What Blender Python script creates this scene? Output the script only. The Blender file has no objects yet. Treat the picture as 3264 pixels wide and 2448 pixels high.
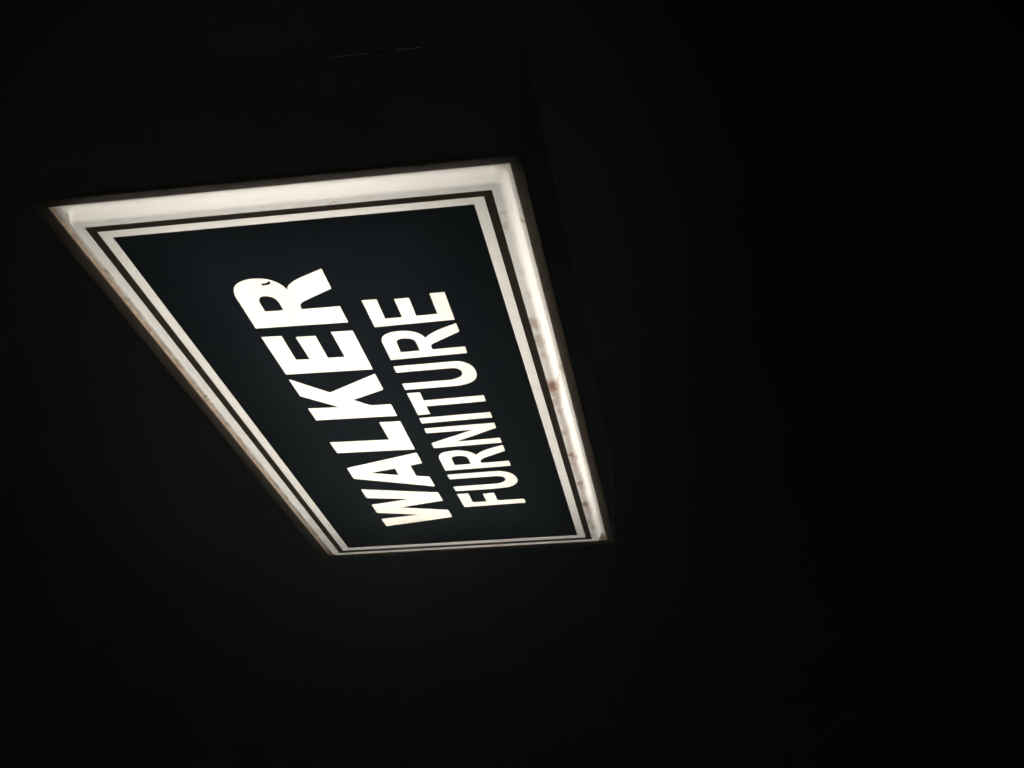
import bpy, bmesh, math, random
from mathutils import Matrix, Vector
from mathutils.geometry import tessellate_polygon

sc = bpy.context.scene
col = sc.collection
random.seed(4)

# ------------------------------------------------------------------ camera
# sign frame: x right along the sign, y up, z out of its face; world: (x, -z, y + ZC)
ZC = 2.65
def to_world(p):
    return Vector((p[0], -p[2], p[1] + ZC))
F_PX, W_PX = 4194.94, 3264.0
CAM_R = [[-0.15469783, -0.98796179, -0.00028867],
         [-0.45677184, 0.07126352, 0.88672487],
         [-0.87602972, 0.13730627, -0.46229744]]       # rows: right, down, forward
CAM_P = (3.96211112, -1.02626698, 1.98886169)
def dir_world(v):
    return Vector((v[0], -v[2], v[1]))
cam = bpy.data.cameras.new("camera")
cam_o = bpy.data.objects.new("camera", cam)
col.objects.link(cam_o)
cr, cd, cf = (dir_world(r) for r in CAM_R)
m = Matrix((cr, -cd, -cf)).transposed().to_4x4()
m.translation = to_world(CAM_P)
cam_o.matrix_world = m
cam.sensor_width = 36.0
cam.lens = 36.0 * F_PX / W_PX
cam.clip_start = 0.05
cam.clip_end = 500.0
sc.camera = cam_o

# ------------------------------------------------------------------ night sky, exposure
w = bpy.data.worlds.new("World")
sc.world = w
w.use_nodes = True
wb = w.node_tree.nodes["Background"]
wb.inputs[1].default_value = 1.0
# overcast night sky: one soft cloud patch in view, two unseen glows added for the cabinet
wt = w.node_tree
wtc = wt.nodes.new('ShaderNodeTexCoord')
def lobe(direction, inner, outer, colour, prev):
    dt = wt.nodes.new('ShaderNodeVectorMath'); dt.operation = 'DOT_PRODUCT'
    wt.links.new(wtc.outputs['Generated'], dt.inputs[0])
    dt.inputs[1].default_value = Vector(direction).normalized()
    mr = wt.nodes.new('ShaderNodeMapRange'); mr.interpolation_type = 'SMOOTHERSTEP'
    mr.inputs['From Min'].default_value = math.cos(math.radians(outer))
    mr.inputs['From Max'].default_value = math.cos(math.radians(inner))
    wt.links.new(dt.outputs['Value'], mr.inputs['Value'])
    nz = wt.nodes.new('ShaderNodeTexNoise'); nz.inputs['Scale'].default_value = 3.0; nz.inputs['Detail'].default_value = 3.0
    wt.links.new(wtc.outputs['Generated'], nz.inputs['Vector'])
    am = wt.nodes.new('ShaderNodeMath'); am.operation = 'MULTIPLY_ADD'
    wt.links.new(nz.outputs[0], am.inputs[0]); am.inputs[1].default_value = 0.4; am.inputs[2].default_value = 0.8
    mu = wt.nodes.new('ShaderNodeMath'); mu.operation = 'MULTIPLY'
    wt.links.new(mr.outputs[0], mu.inputs[0]); wt.links.new(am.outputs[0], mu.inputs[1])
    mx = wt.nodes.new('ShaderNodeMix'); mx.data_type = 'RGBA'; mx.blend_type = 'ADD'
    mx.clamp_factor = False
    wt.links.new(mu.outputs[0], mx.inputs[0])
    if prev is None:
        mx.inputs[6].default_value = (.0002, .00025, .00025, 1)
    else:
        wt.links.new(prev, mx.inputs[6])
    mx.inputs[7].default_value = colour + (1,)
    return mx.outputs[2]
def px_dir(x, y):
    return dir_world(Vector(CAM_R[0]) * ((x - 1632) / F_PX) + Vector(CAM_R[1]) * ((y - 1224) / F_PX) + Vector(CAM_R[2]))
sky = lobe(px_dir(1080, 740), 0.0, 21.0, (.0025, .0032, .0030), None)
sky = lobe((.93, -.35, .10), 5.0, 80.0, (.0060, .0068, .0064), sky)  # unseen glow behind the camera, added to brighten the cabinet side
sky = lobe((.3, -.3, -1.0), 5.0, 60.0, (.0055, .0059, .0055), sky)  # unseen glow from below, added to brighten the cabinet underside
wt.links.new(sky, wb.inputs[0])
sc.view_settings.view_transform = 'Standard'
sc.view_settings.look = 'None'
sc.view_settings.exposure = 0.0
sc.view_settings.gamma = 1.0
sc.view_settings.use_curve_mapping = False
sc.render.engine = 'CYCLES'
sc.cycles.use_denoising = True
sc.cycles.max_bounces = 10
sc.cycles.diffuse_bounces = 8
sc.cycles.transmission_bounces = 8
sc.cycles.volume_bounces = 1
sc.cycles.sample_clamp_indirect = 4.0

# ------------------------------------------------------------------ helpers
def N(nt, t, **kw):
    n = nt.nodes.new(t)
    for k, v in kw.items():
        setattr(n, k, v)
    return n
def new_mat(name):
    mt = bpy.data.materials.new(name)
    mt.use_nodes = True
    nt = mt.node_tree
    nt.nodes.clear()
    out = N(nt, 'ShaderNodeOutputMaterial')
    return mt, nt, out
def math_n(nt, op, a, b=None, clamp=False):
    n = N(nt, 'ShaderNodeMath', operation=op)
    n.use_clamp = clamp
    for i, v in enumerate((a, b)):
        if v is None:
            continue
        if isinstance(v, (int, float)):
            n.inputs[i].default_value = v
        else:
            nt.links.new(v, n.inputs[i])
    return n.outputs[0]
def mesh_obj(name, verts, faces, mat, parent=None, smooth=False):
    me = bpy.data.meshes.new(name)
    me.from_pydata([tuple(to_world(v) - (ROOT if parent else Vector())) for v in verts], [], faces)
    me.validate()
    me.update()
    me.materials.append(mat)
    if smooth:
        for p in me.polygons:
            p.use_smooth = True
    o = bpy.data.objects.new(name, me)
    col.objects.link(o)
    if parent:
        o.parent = parent
    return o
ROOT = Vector((0.0, 0.2, ZC - 0.66))

HW, HH = 1.25814, 0.55

# ------------------------------------------------------------------ materials
def stain_mask(nt, pts, coord, nsc=60.0, namp=0.35):
    """sum of soft-edged spots (x, z, rx, rz, strength) measured on the sign, edges broken by noise"""
    noise = N(nt, 'ShaderNodeTexNoise')
    noise.inputs['Scale'].default_value = nsc
    noise.inputs['Detail'].default_value = 5.0
    noise.inputs['Roughness'].default_value = 0.65
    nt.links.new(coord, noise.inputs['Vector'])
    sep = N(nt, 'ShaderNodeSeparateXYZ')
    # ragged outlines: shift the measuring point by the noise
    wv = N(nt, 'ShaderNodeTexNoise')
    wv.inputs['Scale'].default_value = nsc * .45
    wv.inputs['Detail'].default_value = 4.0
    nt.links.new(coord, wv.inputs['Vector'])
    wsub = N(nt, 'ShaderNodeVectorMath', operation='SUBTRACT')
    nt.links.new(wv.outputs[1], wsub.inputs[0]); wsub.inputs[1].default_value = (.5, .5, .5)
    wmul = N(nt, 'ShaderNodeVectorMath', operation='MULTIPLY')
    nt.links.new(wsub.outputs[0], wmul.inputs[0]); wmul.inputs[1].default_value = (.05, 0, .018)
    wadd = N(nt, 'ShaderNodeVectorMath', operation='ADD')
    nt.links.new(coord, wadd.inputs[0]); nt.links.new(wmul.outputs[0], wadd.inputs[1])
    nt.links.new(wadd.outputs[0], sep.inputs[0])
    tot = None
    for (px, pz, rx, rz, st) in pts:
        dx = math_n(nt, 'DIVIDE', math_n(nt, 'SUBTRACT', sep.outputs[0], px), rx)
        dz = math_n(nt, 'DIVIDE', math_n(nt, 'SUBTRACT', sep.outputs[2], pz), rz)
        d2 = math_n(nt, 'ADD', math_n(nt, 'MULTIPLY', dx, dx), math_n(nt, 'MULTIPLY', dz, dz))
        d2 = math_n(nt, 'ADD', d2, math_n(nt, 'MULTIPLY', math_n(nt, 'SUBTRACT', noise.outputs[0], 0.5), namp * 6))
        v = math_n(nt, 'MULTIPLY', math_n(nt, 'MULTIPLY', math_n(nt, 'SUBTRACT', 1.0, d2, clamp=True), 1.15, clamp=True), st)
        tot = v if tot is None else math_n(nt, 'MAXIMUM', tot, v)
    return tot, noise.outputs[0]

RZ = ROOT.z - ZC      # object-space z = y_sign - RZ ; object-space y = -z_sign - 0.2
def P(x, y):
    return (x, y - RZ)
# dirt that has settled in the fold along the bottom of the face, and smears under the top lip
STAINS = []
for (x, y, rx, ry, st) in [
    (.572, -.563, .022, .012, .55), (.545, -.570, .014, .008, .35), (.472, -.562, .020, .010, .5), (.440, -.566, .018, .010, .35),
    (.373, -.564, .012, .008, .45), (.350, -.571, .010, .008, .3), (.157, -.563, .030, .015, .85), (.120, -.566, .018, .010, .5),
    (.217, -.602, .016, .008, .5), (.190, -.607, .016, .006, .35), (.038, -.563, .018, .010, .45), (-.028, -.567, .015, .009, .5),
    (-.203, -.562, .016, .010, .5), (-.25, -.568, .012, .007, .3), (-.393, -.564, .014, .009, .95), (-.42, -.570, .014, .009, .5),
    (-.477, -.561, .014, .008, .5), (-.56, -.566, .03, .008, .35), (-.662, -.565, .016, .009, .75), (-.70, -.570, .014, .008, .45),
    (-.869, -.563, .020, .011, .95), (-.90, -.571, .016, .007, .5), (-1.062, -.563, .025, .009, .4), (-1.12, -.568, .022, .008, .4),
    (1.152, -.562, .010, .006, .35), (1.09, -.558, .012, .006, .3), (1.057, -.597, .008, .004, .6), (1.30, -.580, .02, .010, .25),
    (1.264, -.135, .004, .010, .35), (-.1, -.568, .16, .007, .28), (-.45, -.567, .20, .008, .34), (-.85, -.567, .16, .008, .3), (.30, -.570, .20, .006, .2), (.15, -.559, .022, .010, .7), (.165, -.574, .012, .010, .6), (.12, -.577, .03, .006, .45), (.09, -.570, .05, .010, .45), (-.18, -.572, .03, .007, .4), (-.62, -.574, .05, .006, .35), (-.95, -.572, .04, .007, .4), (.86, -.566, .012, .007, .2), (.74, -.569, .015, .006, .2)]:
    STAINS.append(P(x, y) + (rx * 1.9, ry * 1.75, min(1, st * 1.25)))
TOPS = []
for (x, y, rx, ry, st) in [
    (1.043, .5815, .010, .003, .7), (1.02, .5795, .014, .002, .6), (1.012, .572, .003, .008, .7), (1.000, .570, .006, .002, .5), (.894, .5825, .010, .003, .7),
    (.862, .583, .008, .003, .6), (.83, .585, .02, .003, .5), (.366, .5865, .012, .003, .7), (.30, .586, .018, .003, .5), (.268, .584, .012, .004, .8),
    (.243, .577, .004, .010, .8), (.236, .569, .006, .002, .6), (.204, .583, .008, .004, .8), (.158, .578, .003, .009, .6),
    (.155, .562, .005, .003, .45), (.12, .578, .004, .007, .6), (.05, .584, .02, .003, .5), (-.08, .585, .03, .003, .5),
    (-.3, .585, .03, .003, .55), (-.5, .585, .04, .003, .5), (-.62, .583, .02, .004, .6), (-.8, .585, .04, .003, .5), (1.32, .570, .006, .003, .5),
    (.6, .586, .05, .003, .5), (.5, .585, .03, .003, .5), (-1.0, .586, .04, .003, .5)]:
    TOPS.append(P(x - (3.96 - x) * .0201, y + .033) + (rx * 1.3, ry * 1.6, min(1, st * 1.2)))

def acrylic(name, trans, stains=False, hairlines=()):
    mt, nt, out = new_mat(name)
    tc = N(nt, 'ShaderNodeTexCoord')
    tr = N(nt, 'ShaderNodeBsdfTranslucent')
    di = N(nt, 'ShaderNodeBsdfDiffuse')
    gl = N(nt, 'ShaderNodeBsdfGlossy')
    gl.inputs['Roughness'].default_value = 0.25
    gl.inputs['Color'].default_value = (.9, .9, .9, 1)
    # faint clouding of aged acrylic
    big = N(nt, 'ShaderNodeTexNoise')
    big.inputs['Scale'].default_value = 3.0
    big.inputs['Detail'].default_value = 4.0
    nt.links.new(tc.outputs['Object'], big.inputs['Vector'])
    v = math_n(nt, 'ADD', 0.94, math_n(nt, 'MULTIPLY', big.outputs[0], 0.12))
    base = N(nt, 'ShaderNodeMix', data_type='RGBA', blend_type='MULTIPLY')
    base.inputs[0].default_value = 1.0
    base.inputs[6].default_value = trans + (1,)
    cmb = N(nt, 'ShaderNodeCombineColor')
    for i in range(3):
        nt.links.new(v, cmb.inputs[i])
    nt.links.new(cmb.outputs[0], base.inputs[7])
    colr = base.outputs[2]
    if stains:
        # stretched (thinner) plastic on the formed walls lets more light through
        geo = N(nt, 'ShaderNodeNewGeometry')
        sp = N(nt, 'ShaderNodeSeparateXYZ')
        nt.links.new(geo.outputs['Normal'], sp.inputs[0])
        flat = math_n(nt, 'ABSOLUTE', sp.outputs[1])
        thin = math_n(nt, 'SUBTRACT', 1.0, flat, clamp=True)
        mx = N(nt, 'ShaderNodeMix', data_type='RGBA')
        nt.links.new(thin, mx.inputs[0])
        nt.links.new(colr, mx.inputs[6])
        mx.inputs[7].default_value = tuple(min(1.0, c * WALL_GAIN) for c in trans) + (1,)
        colr = mx.outputs[2]
        a, nz = stain_mask(nt, STAINS, tc.outputs['Object'], 110.0, .5)
        b, nz2 = stain_mask(nt, TOPS, tc.outputs['Object'], 120.0, .2)
        # streaky dust along the fold
        for mk, c in ((a, (.22, .13, .085, 1)), (b, (.10, .08, .055, 1))):
            mx = N(nt, 'ShaderNodeMix', data_type='RGBA')
            nt.links.new(mk, mx.inputs[0])
            nt.links.new(colr, mx.inputs[6])
            mx.inputs[7].default_value = c
            colr = mx.outputs[2]
    if hairlines:
        sep = N(nt, 'ShaderNodeSeparateXYZ')
        nt.links.new(tc.outputs['Object'], sep.inputs[0])
        wob = N(nt, 'ShaderNodeTexNoise')
        wob.inputs['Scale'].default_value = 40.0
        nt.links.new(tc.outputs['Object'], wob.inputs['Vector'])
        for hx, st in hairlines:
            d = math_n(nt, 'ABSOLUTE', math_n(nt, 'SUBTRACT', math_n(nt, 'ADD', sep.outputs[0], math_n(nt, 'MULTIPLY', wob.outputs[0], .012)), hx + .006))
            low = math_n(nt, 'LESS_THAN', sep.outputs[2], P(0, -.45)[1])
            k = math_n(nt, 'MULTIPLY', math_n(nt, 'MULTIPLY', math_n(nt, 'SUBTRACT', 1.0, math_n(nt, 'DIVIDE', d, .0035), clamp=True), st), low)
            mx = N(nt, 'ShaderNodeMix', data_type='RGBA')
            nt.links.new(k, mx.inputs[0])
            nt.links.new(colr, mx.inputs[6])
            mx.inputs[7].default_value = (.1, .09, .07, 1)
            colr = mx.outputs[2]
    nt.links.new(colr, tr.inputs[0])
    di.inputs[0].default_value = (.75, .74, .72, 1)
    m1 = N(nt, 'ShaderNodeMixShader'); m1.inputs[0].default_value = 0.35
    nt.links.new(tr.outputs[0], m1.inputs[1]); nt.links.new(di.outputs[0], m1.inputs[2])
    m2 = N(nt, 'ShaderNodeMixShader'); m2.inputs[0].default_value = 0.03
    nt.links.new(m1.outputs[0], m2.inputs[1]); nt.links.new(gl.outputs[0], m2.inputs[2])
    nt.links.new(m2.outputs[0], out.inputs[0])
    return mt

WALL_GAIN = 1.34
M_face = acrylic("white_acrylic_face", (.66, .66, .66), stains=True)
M_line = acrylic("white_acrylic_line", (.69, .69, .68), hairlines=((-.880, .8), (-.637, .35), (.15, .3), (-.43, .25), (.62, .2)))
M_letter = acrylic("white_acrylic_letter", (.61, .605, .565))

def film_mat(name, lo, hi):
    mt, nt, out = new_mat(name)
    tc = N(nt, 'ShaderNodeTexCoord')
    nz = N(nt, 'ShaderNodeTexNoise')
    nz.inputs['Scale'].default_value = 9.0
    nz.inputs['Detail'].default_value = 6.0
    nt.links.new(tc.outputs['Object'], nz.inputs['Vector'])
    tr = N(nt, 'ShaderNodeBsdfTranslucent')
    mxc = N(nt, 'ShaderNodeMix', data_type='RGBA')
    mxc.inputs[6].default_value = lo + (1,)
    mxc.inputs[7].default_value = hi + (1,)
    nt.links.new(nz.outputs[0], mxc.inputs[0])
    nt.links.new(mxc.outputs[2], tr.inputs[0])
    pr = N(nt, 'ShaderNodeBsdfPrincipled')
    pr.inputs['Base Color'].default_value = (.012, .012, .013, 1)
    pr.inputs['Roughness'].default_value = 0.3
    ad = N(nt, 'ShaderNodeAddShader')
    nt.links.new(tr.outputs[0], ad.inputs[0]); nt.links.new(pr.outputs[0], ad.inputs[1])
    nt.links.new(ad.outputs[0], out.inputs[0])
    return mt
M_film = film_mat("black_vinyl_film", (.0016, .0023, .0032), (.0026, .0033, .0041))
M_band = film_mat("fringe_tinted_border_film", (.0095, .0078, .0060), (.0140, .0115, .0088))  # brownish blur fringe of the bright lines put into the border film's tint

def metal(name, c1, c2, rough=.55, scale=25.0, metallic=0.0):
    mt, nt, out = new_mat(name)
    tc = N(nt, 'ShaderNodeTexCoord')
    nz = N(nt, 'ShaderNodeTexNoise')
    nz.inputs['Scale'].default_value = scale
    nz.inputs['Detail'].default_value = 8.0
    nz.inputs['Roughness'].default_value = 0.7
    nt.links.new(tc.outputs['Object'], nz.inputs['Vector'])
    rp = N(nt, 'ShaderNodeValToRGB')
    rp.color_ramp.elements[0].position = .35
    rp.color_ramp.elements[0].color = c1 + (1,)
    rp.color_ramp.elements[1].position = .68
    rp.color_ramp.elements[1].color = c2 + (1,)
    nt.links.new(nz.outputs[0], rp.inputs[0])
    pr = N(nt, 'ShaderNodeBsdfPrincipled')
    nt.links.new(rp.outputs[0], pr.inputs['Base Color'])
    pr.inputs['Roughness'].default_value = rough
    pr.inputs['Metallic'].default_value = metallic
    bp_ = N(nt, 'ShaderNodeBump')
    bp_.inputs['Strength'].default_value = .25
    bp_.inputs['Distance'].default_value = .002
    nt.links.new(nz.outputs[0], bp_.inputs['Height'])
    nt.links.new(bp_.outputs[0], pr.inputs['Normal'])
    nt.links.new(pr.outputs[0], out.inputs[0])
    return mt
M_frame = metal("bronze_painted_frame", (.34, .265, .205), (.45, .355, .28), .5)
M_lip = metal("grimy_tan_aluminium", (.42, .31, .22), (.74, .60, .47), .5, 45.0)
M_shell = metal("painted_sheet_metal", (.45, .5, .5), (.55, .6, .6), .6, 6.0)
mi, nt, out = new_mat("white_reflector_paint")
pd = N(nt, 'ShaderNodeBsdfDiffuse'); pd.inputs[0].default_value = (.70, .70, .69, 1)
nt.links.new(pd.outputs[0], out.inputs[0])
M_inner = mi
def lamp_mat(name, colr, s):
    mt, nt, out = new_mat(name)
    em = N(nt, 'ShaderNodeEmission')
    em.inputs[0].default_value = colr + (1,)
    em.inputs[1].default_value = s
    nt.links.new(em.outputs[0], out.inputs[0])
    return mt
TUBE = 15.5
M_tube = lamp_mat("fluorescent_glow", (1.0, .925, .825), TUBE)

# ------------------------------------------------------------------ the sign
sign = bpy.data.objects.new("illuminated_sign", None)
sign.location = ROOT
col.objects.link(sign)
sign['label'] = "lit box sign with white WALKER FURNITURE lettering on black, bronze metal frame, against night sky"
sign['category'] = "sign"
bpy.context.view_layer.update()

LETTERS = [
  ('W', [[(-0.5866, 0.2772, 0), (-0.6612, -0.0112, 0), (-0.7457, -0.013, 0), (-0.7897, 0.1677, 0), (-0.8435, -0.0139, 0), (-0.9209, -0.0159, 0), (-0.9808, 0.2724, 0), (-0.8978, 0.273, 0), (-0.8759, 0.1129, 0), (-0.831, 0.2745, 0), (-0.7442, 0.2746, 0), (-0.7098, 0.1159, 0), (-0.6748, 0.2764, 0)]]),
  ('A', [[(-0.3815, 0.2778, 0), (-0.285, -0.0096, 0), (-0.3793, -0.01, 0), (-0.3952, 0.0386, 0), (-0.4911, 0.0375, 0), (-0.5078, -0.0104, 0), (-0.6018, -0.0114, 0), (-0.4825, 0.2776, 0)], [(-0.4387, 0.2011, 0), (-0.4133, 0.1012, 0), (-0.4741, 0.1014, 0)]]),
  ('L', [[(-0.1522, 0.2778, 0), (-0.1616, 0.0626, 0), (-0.0188, 0.0632, 0), (-0.0212, -0.0104, 0), (-0.2572, -0.0101, 0), (-0.2468, 0.2763, 0)]]),
  ('K', [[(0.3389, 0.2757, 0), (0.2263, 0.169, 0), (0.3324, -0.0104, 0), (0.219, -0.0105, 0), (0.1614, 0.1072, 0), (0.1127, 0.0599, 0), (0.1116, -0.0098, 0), (0.0205, -0.0102, 0), (0.0289, 0.2742, 0), (0.123, 0.2758, 0), (0.1161, 0.1687, 0), (0.2156, 0.2749, 0)]]),
  ('E', [[(0.6188, 0.2749, 0), (0.6155, 0.2114, 0), (0.4622, 0.2125, 0), (0.4592, 0.1689, 0), (0.6025, 0.1705, 0), (0.6008, 0.1086, 0), (0.4589, 0.1095, 0), (0.4575, 0.0553, 0), (0.6168, 0.0554, 0), (0.6145, -0.0121, 0), (0.3626, -0.0111, 0), (0.3703, 0.2741, 0)]]),
  ('R', [[(0.6642, -0.0123, 0), (0.6713, 0.2736, 0), (0.8466, 0.2727, 0), (0.8986, 0.2628, 1), (0.9266, 0.2424, 1), (0.9426, 0.2095, 1), (0.9433, 0.1778, 1), (0.9329, 0.1479, 1), (0.9103, 0.1259, 1), (0.8895, 0.1168, 1), (0.8691, 0.1117, 0), (0.893, 0.102, 1), (0.9178, 0.0754, 1), (0.9371, 0.0404, 1), (0.9657, -0.0165, 0), (0.8592, -0.015, 0), (0.8078, 0.0753, 0), (0.7926, 0.0949, 1), (0.7774, 0.1017, 1), (0.7601, 0.1016, 0), (0.7595, -0.0125, 0)], [(0.764, 0.2143, 0), (0.7623, 0.1583, 0), (0.7983, 0.1576, 0), (0.8231, 0.1604, 1), (0.8383, 0.1683, 1), (0.8477, 0.1845, 1), (0.8452, 0.1992, 1), (0.8309, 0.2104, 1), (0.8091, 0.2134, 0)]]),
  ('F', [[(-0.6889, -0.0804, 0), (-0.6886, -0.1248, 0), (-0.7823, -0.1266, 0), (-0.7798, -0.1822, 0), (-0.7022, -0.1798, 0), (-0.6969, -0.224, 0), (-0.7772, -0.2269, 0), (-0.7751, -0.3308, 0), (-0.8158, -0.3324, 0), (-0.8258, -0.0847, 0)]]),
  ('U', [[(-0.4993, -0.0795, 0), (-0.4938, -0.2719, 0), (-0.5093, -0.307, 1), (-0.5429, -0.3287, 1), (-0.5914, -0.3343, 1), (-0.6239, -0.3217, 1), (-0.6479, -0.2959, 1), (-0.6557, -0.2559, 1), (-0.6589, -0.2221, 0), (-0.6604, -0.0817, 0), (-0.6165, -0.0814, 0), (-0.6115, -0.233, 0), (-0.605, -0.267, 1), (-0.5842, -0.2882, 1), (-0.5602, -0.288, 1), (-0.5449, -0.2769, 1), (-0.5401, -0.2587, 0), (-0.5437, -0.0812, 0)]]),
  ('R', [[(-0.4533, -0.3298, 0), (-0.462, -0.0808, 0), (-0.353, -0.0803, 0), (-0.3281, -0.0842, 1), (-0.3023, -0.1001, 1), (-0.2907, -0.1339, 1), (-0.2906, -0.1653, 1), (-0.3022, -0.1918, 1), (-0.3193, -0.2095, 1), (-0.3399, -0.2202, 0), (-0.315, -0.2417, 1), (-0.2947, -0.2713, 1), (-0.2688, -0.33, 0), (-0.3181, -0.3298, 0), (-0.3665, -0.2484, 0), (-0.3858, -0.2291, 1), (-0.3981, -0.2256, 1), (-0.4132, -0.2269, 0), (-0.408, -0.3298, 0)], [(-0.4168, -0.1248, 0), (-0.4145, -0.1854, 0), (-0.3661, -0.1851, 1), (-0.3495, -0.1803, 1), (-0.3401, -0.1689, 1), (-0.3373, -0.151, 1), (-0.3423, -0.1341, 1), (-0.3549, -0.125, 0)]]),
  ('N', [[(-0.0919, -0.0801, 0), (-0.0835, -0.3299, 0), (-0.1248, -0.3295, 0), (-0.2158, -0.1689, 0), (-0.207, -0.3288, 0), (-0.2481, -0.3298, 0), (-0.2581, -0.08, 0), (-0.2141, -0.0808, 0), (-0.1272, -0.2469, 0), (-0.1316, -0.0796, 0)]]),
  ('I', [[(-0.0084, -0.0809, 0), (0.0009, -0.3298, 0), (-0.0415, -0.3301, 0), (-0.0515, -0.0808, 0)]]),
  ('T', [[(0.1809, -0.0809, 0), (0.1823, -0.1254, 0), (0.1205, -0.1248, 0), (0.1286, -0.3303, 0), (0.0842, -0.3298, 0), (0.0762, -0.1245, 0), (0.0173, -0.1252, 0), (0.0151, -0.0819, 0)]]),
  ('U', [[(0.3716, -0.0806, 0), (0.375, -0.2586, 0), (0.3735, -0.2926, 1), (0.3564, -0.3168, 1), (0.3252, -0.3317, 1), (0.2761, -0.3331, 1), (0.2386, -0.3181, 1), (0.2159, -0.2857, 1), (0.2083, -0.2464, 0), (0.2057, -0.0816, 0), (0.2504, -0.0808, 0), (0.2527, -0.234, 0), (0.2637, -0.269, 1), (0.2833, -0.2868, 1), (0.3075, -0.2891, 1), (0.3262, -0.2788, 1), (0.3322, -0.2616, 0), (0.3278, -0.0806, 0)]]),
  ('R', [[(0.4227, -0.3297, 0), (0.4143, -0.0828, 0), (0.5185, -0.0832, 0), (0.5452, -0.0853, 1), (0.5699, -0.0981, 1), (0.5859, -0.1231, 1), (0.5894, -0.1482, 1), (0.5879, -0.1721, 1), (0.5795, -0.1922, 1), (0.5613, -0.2102, 1), (0.5352, -0.2211, 0), (0.5548, -0.2375, 1), (0.5749, -0.2638, 1), (0.5902, -0.291, 1), (0.6098, -0.3308, 0), (0.5592, -0.3308, 0), (0.5024, -0.2442, 0), (0.4932, -0.231, 1), (0.4823, -0.2276, 1), (0.4617, -0.2277, 0), (0.4649, -0.3305, 0)], [(0.4592, -0.1254, 0), (0.4603, -0.1864, 0), (0.5137, -0.1863, 1), (0.5276, -0.1838, 1), (0.5381, -0.174, 1), (0.5422, -0.1616, 1), (0.5419, -0.1437, 1), (0.5335, -0.1317, 1), (0.523, -0.1269, 0)]]),
  ('E', [[(0.7813, -0.0838, 0), (0.7817, -0.1281, 0), (0.6685, -0.1268, 0), (0.6696, -0.179, 0), (0.7745, -0.1792, 0), (0.7748, -0.2236, 0), (0.6705, -0.222, 0), (0.6725, -0.287, 0), (0.7895, -0.2873, 0), (0.7905, -0.3318, 0), (0.6311, -0.3307, 0), (0.6239, -0.0835, 0)]]),
]


def smooth_loop(pts):
    n = len(pts)
    outp = []
    for i in range(n):
        p0, p1, p2, p3 = pts[i - 1], pts[i], pts[(i + 1) % n], pts[(i + 2) % n]
        a, b = Vector(p1[:2]), Vector(p2[:2])
        outp.append(tuple(a))
        if not (p1[2] or p2[2]):
            continue
        L = (b - a).length
        ta = (b - Vector(p0[:2])).normalized() if p1[2] else (b - a).normalized()
        tb = (Vector(p3[:2]) - a).normalized() if p2[2] else None
        if ta is not None and not p1[2] and p2[2]:
            # leave a corner so that the arc is even: mirror the far tangent
            c = (b - a).normalized()
            ta = (2 * c.dot(tb) * c - tb).normalized()
            pr = (a - Vector(p0[:2])).normalized()
            if pr.dot(c) > .9:
                ta = pr
        if tb is None:
            c = (b - a).normalized()
            tb = (2 * c.dot(ta) * c - ta).normalized()
            nx = (Vector(p3[:2]) - b).normalized()
            if nx.dot(c) > .9:
                tb = nx
        for k in range(1, 6):
            t = k / 6.0
            h = (2*t**3 - 3*t**2 + 1) * a + (t**3 - 2*t**2 + t) * ta * L + (-2*t**3 + 3*t**2) * b + (t**3 - t**2) * tb * L
            outp.append(tuple(h))
    return outp

def fill(name, loops, z, mat, parent):
    loops3 = [[Vector((p[0], p[1], 0)) for p in l] for l in loops]
    tris = tessellate_polygon(loops3)
    verts = [(p.x, p.y, z) for l in loops3 for p in l]
    faces = []
    for a, b, c in tris:
        va, vb, vc = verts[a], verts[b], verts[c]
        ar = (vb[0]-va[0])*(vc[1]-va[1]) - (vb[1]-va[1])*(vc[0]-va[0])
        faces.append((a, b, c) if ar > 0 else (a, c, b))
    return mesh_obj(name, verts, faces, mat, parent)

def rect(off):
    return [(-HW + off, -HH + off), (HW - off, -HH + off), (HW - off, HH - off), (-HW + off, HH - off)]

B1, B2 = .02454, .05530
holes, islands = [], []
letters = []
for ch, loops in LETTERS:
    sm = [smooth_loop(l) for l in loops]
    holes.append(sm[0])
    islands += sm[1:]
    letters.append((ch, sm))
# black film: field with the letters cut out, plus the counters of A and R
def join_fill(name, groups, z, mat, parent):
    verts, faces = [], []
    for loops in groups:
        loops3 = [[Vector((p[0], p[1], 0)) for p in l] for l in loops]
        base = len(verts)
        vv = [(p.x, p.y, z) for l in loops3 for p in l]
        for a, b, c in tessellate_polygon(loops3):
            va, vb, vc = vv[a], vv[b], vv[c]
            ar = (vb[0]-va[0])*(vc[1]-va[1]) - (vb[1]-va[1])*(vc[0]-va[0])
            f = (a, b, c) if ar > 0 else (a, c, b)
            faces.append(tuple(base + i for i in f))
        verts += vv
    return mesh_obj(name, verts, faces, mat, parent)
field = join_fill("black_field", [[rect(B2)] + holes] + [[i] for i in islands], 0.0, M_film, sign)
band = join_fill("black_border", [[rect(0), rect(B1)]], 0.0, M_band, sign)
line = join_fill("white_border", [[rect(B1), rect(B2)]], 0.0, M_line, sign)
for ch, sm in letters:
    big = sm[0][0][1] > -.05 and max(p[1] for p in sm[0]) > 0
    o = join_fill("letter", [sm], 0.0, M_letter, sign)
    o['label'] = "white capital %s of %s" % (ch, "WALKER" if max(p[1] for p in sm[0]) > 0 else "FURNITURE")
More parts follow.
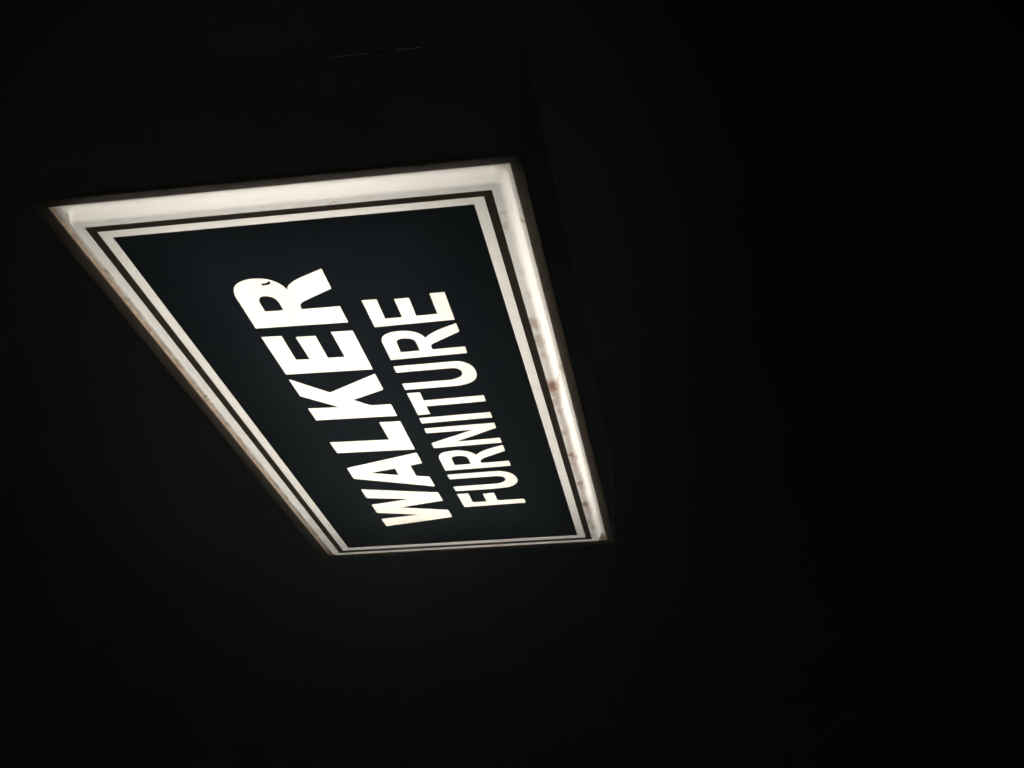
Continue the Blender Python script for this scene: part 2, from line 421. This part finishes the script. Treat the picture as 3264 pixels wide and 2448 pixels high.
# a fleck of vinyl left on the bowl of the R
fl = [(.9150, .1735), (.9166, .1700), (.9158, .1640), (.9172, .1590), (.9207, .1510), (.9190, .1478), (.9150, .1490), (.9118, .1530), (.9108, .1610), (.9100, .1700), (.9122, .1745)]
fc_ = (sum(p[0] for p in fl) / len(fl), sum(p[1] for p in fl) / len(fl))
fl = [(fc_[0] + (p[0] - fc_[0]) * 1.9, fc_[1] + (p[1] - fc_[1]) * 1.12) for p in fl]
fk = join_fill("vinyl_fleck", [[fl]], 0.0012, M_film, sign)

# vacuum-formed rim: flat shoulder, rolled edge, steep wall, flange; offsets right, left, bottom, top and depth
PROFILE = [
    (0.000, .000, .000, .000, .000, .0),
    (.0215, .021, .0180, .022, .000, .35),
    (.0255, .025, .0225, .026, -.0006, .5),
    (.0290, .029, .0268, .030, -.0025, .6),
    (.0318, .032, .0302, .033, -.0060, .65),
    (.0340, .034, .0330, .035, -.0110, .7),
    (.0358, .036, .0352, .037, -.0190, .7),
    (.0375, .038, .0372, .039, -.0280, .7),
    (.0395, .040, .0395, .041, -.0345, .7),
    (.0430, .043, .0425, .044, -.0385, .7),
    (.0480, .048, .0470, .049, -.0400, .6),
    (.0880, .098, .0760, .100, -.0400, .3)]
def ring_pts(o, nc=8):
    r, l, b, t, z, cf = o
    pts = []
    cs = [(HW, -HH, r, b, 1, -1), (HW, HH, r, t, 1, 1), (-HW, HH, l, t, -1, 1), (-HW, -HH, l, b, -1, -1)]
    for i, (cx, cy, ox, oy, sx, sy) in enumerate(cs):
        rx, ry = ox * cf, oy * cf
        c = (cx + sx * (ox - rx), cy + sy * (oy - ry))
        seq = []
        for k in range(nc + 1):
            a = k / nc * math.pi / 2
            seq.append((c[0] + sx * rx * math.cos(a), c[1] + sy * ry * math.sin(a), z))
        if (sx * sy) < 0:
            seq.reverse()
        pts += seq
    return pts
def loft(name, rings, mat, parent, smooth=True, cap=False):
    verts, faces = [], []
    n = len(rings[0])
    for rg in rings:
        verts += rg
    for k in range(len(rings) - 1):
        for i in range(n):
            j = (i + 1) % n
            faces.append((k*n + i, (k+1)*n + i, (k+1)*n + j, k*n + j))
    if cap:
        faces.append(tuple((len(rings)-1)*n + i for i in range(n)))
    return mesh_obj(name, verts, faces, mat, parent, smooth)
rim = loft("acrylic_rim", [ring_pts(p) for p in PROFILE], M_face, sign)
rim['label'] = "glowing white rim around the black panel, with brown dirt along its lower fold"

# retaining frame: lip inside, flat front, rolled outer edge
def sq(r, l, b, t, z):
    return [(HW + r, -HH - b, z), (HW + r, HH + t, z), (-HW - l, HH + t, z), (-HW - l, -HH - b, z)]
FR = [(.0715, .083, .058, .0715, -.0398), (.0712, .083, .058, .0712, -.0245), (.0720, .084, .059, .0722, -.0232), (.074, .086, .061, .074, -.0226),
      (.103, .115, .088, .106, -.0204), (.1055, .1175, .0905, .1090, -.0210), (.1068, .1188, .0918, .1104, -.0230), (.107, .119, .092, .1106, -.029), (.107, .119, .092, .1106, -.034)]
lip = loft("inner_lip", [sq(*f) for f in FR[:2]], M_lip, sign, smooth=False)
rings = [sq(*f) for f in FR[1:]]
frame = loft("retainer_frame", rings, M_frame, sign, smooth=False)
# cabinet
CB = [(.107, .119, .092, .1106, -.034), (.107, .119, .092, .1106, -.430), (.104, .116, .089, .1076, -.434)]
cab = loft("cabinet", [sq(*f) for f in CB], M_shell, sign, smooth=False, cap=True)
# white reflector box inside, with an unseen ledge added to shade the rim's flange
IN = [(.088, .098, .076, .100, -.0405), (.090, .100, .078, .102, -.050), (.051, .055, .049, .055, -.050), (.051, .055, .049, .055, -.053), (.094, .104, .082, .106, -.053), (.094, .104, .082, .106, -.37)]
inner = loft("reflector", [sq(*f) for f in IN], M_inner, sign, smooth=False, cap=True)
# added glowing strip that paints the faint glint on the cabinet's rear edge
ms, nt, out = new_mat("edge_glint_glow")
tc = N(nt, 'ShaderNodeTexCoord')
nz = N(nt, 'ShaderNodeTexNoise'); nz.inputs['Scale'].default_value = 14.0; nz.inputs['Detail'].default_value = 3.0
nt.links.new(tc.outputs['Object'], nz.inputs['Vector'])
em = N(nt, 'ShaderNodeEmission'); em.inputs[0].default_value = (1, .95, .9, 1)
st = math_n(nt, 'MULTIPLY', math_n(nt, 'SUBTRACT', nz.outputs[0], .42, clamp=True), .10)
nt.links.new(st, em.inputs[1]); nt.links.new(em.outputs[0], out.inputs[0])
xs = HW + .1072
mesh_obj("edge_glint", [(xs, -.375, -.400), (xs, -.10, -.400), (xs, -.10, -.4035), (xs, -.375, -.4035)], [(0, 1, 2, 3)], ms, sign)

# fluorescent tubes with end caps
def tube(y, x0, x1, z, r=.019):
    verts, faces = [], []
    n = 20
    xs_ = [x0 + (x1 - x0) * k / 12 for k in range(13)]
    for x in xs_:
        for k in range(n):
            a = 2 * math.pi * k / n
            verts.append((x, y + r * math.cos(a), z + r * math.sin(a)))
    for s in range(12):
        for k in range(n):
            j = (k + 1) % n
            faces.append((s*n + k, s*n + j, (s+1)*n + j, (s+1)*n + k))
    return mesh_obj("fluorescent_tube", verts, faces, M_tube, sign, True)
for y in (-.25, .01, .27):
    tube(y, -1.02, 1.16, -.15)

# thin haze volume added to stand in for the lens glow round the sign
mh, nt, out = new_mat("lens_glow_haze")
vol = N(nt, 'ShaderNodeVolumePrincipled')
vol.inputs['Color'].default_value = (.72, .92, 1.0, 1)
vol.inputs['Density'].default_value = 0.020
vol.inputs['Anisotropy'].default_value = 0.35
nt.links.new(vol.outputs[0], out.inputs['Volume'])
bx = [(x, y, z) for x in (-7, 9) for y in (-3.5, 3.5) for z in (-6, 6)]
fc = [(0, 1, 3, 2), (4, 6, 7, 5), (0, 4, 5, 1), (2, 3, 7, 6), (0, 2, 6, 4), (1, 5, 7, 3)]
haze = mesh_obj("haze", bx, fc, mh)
haze['kind'] = "stuff"
haze['label'] = "added thin haze standing in for the faint lens glow around the lit sign"
haze['category'] = "haze"
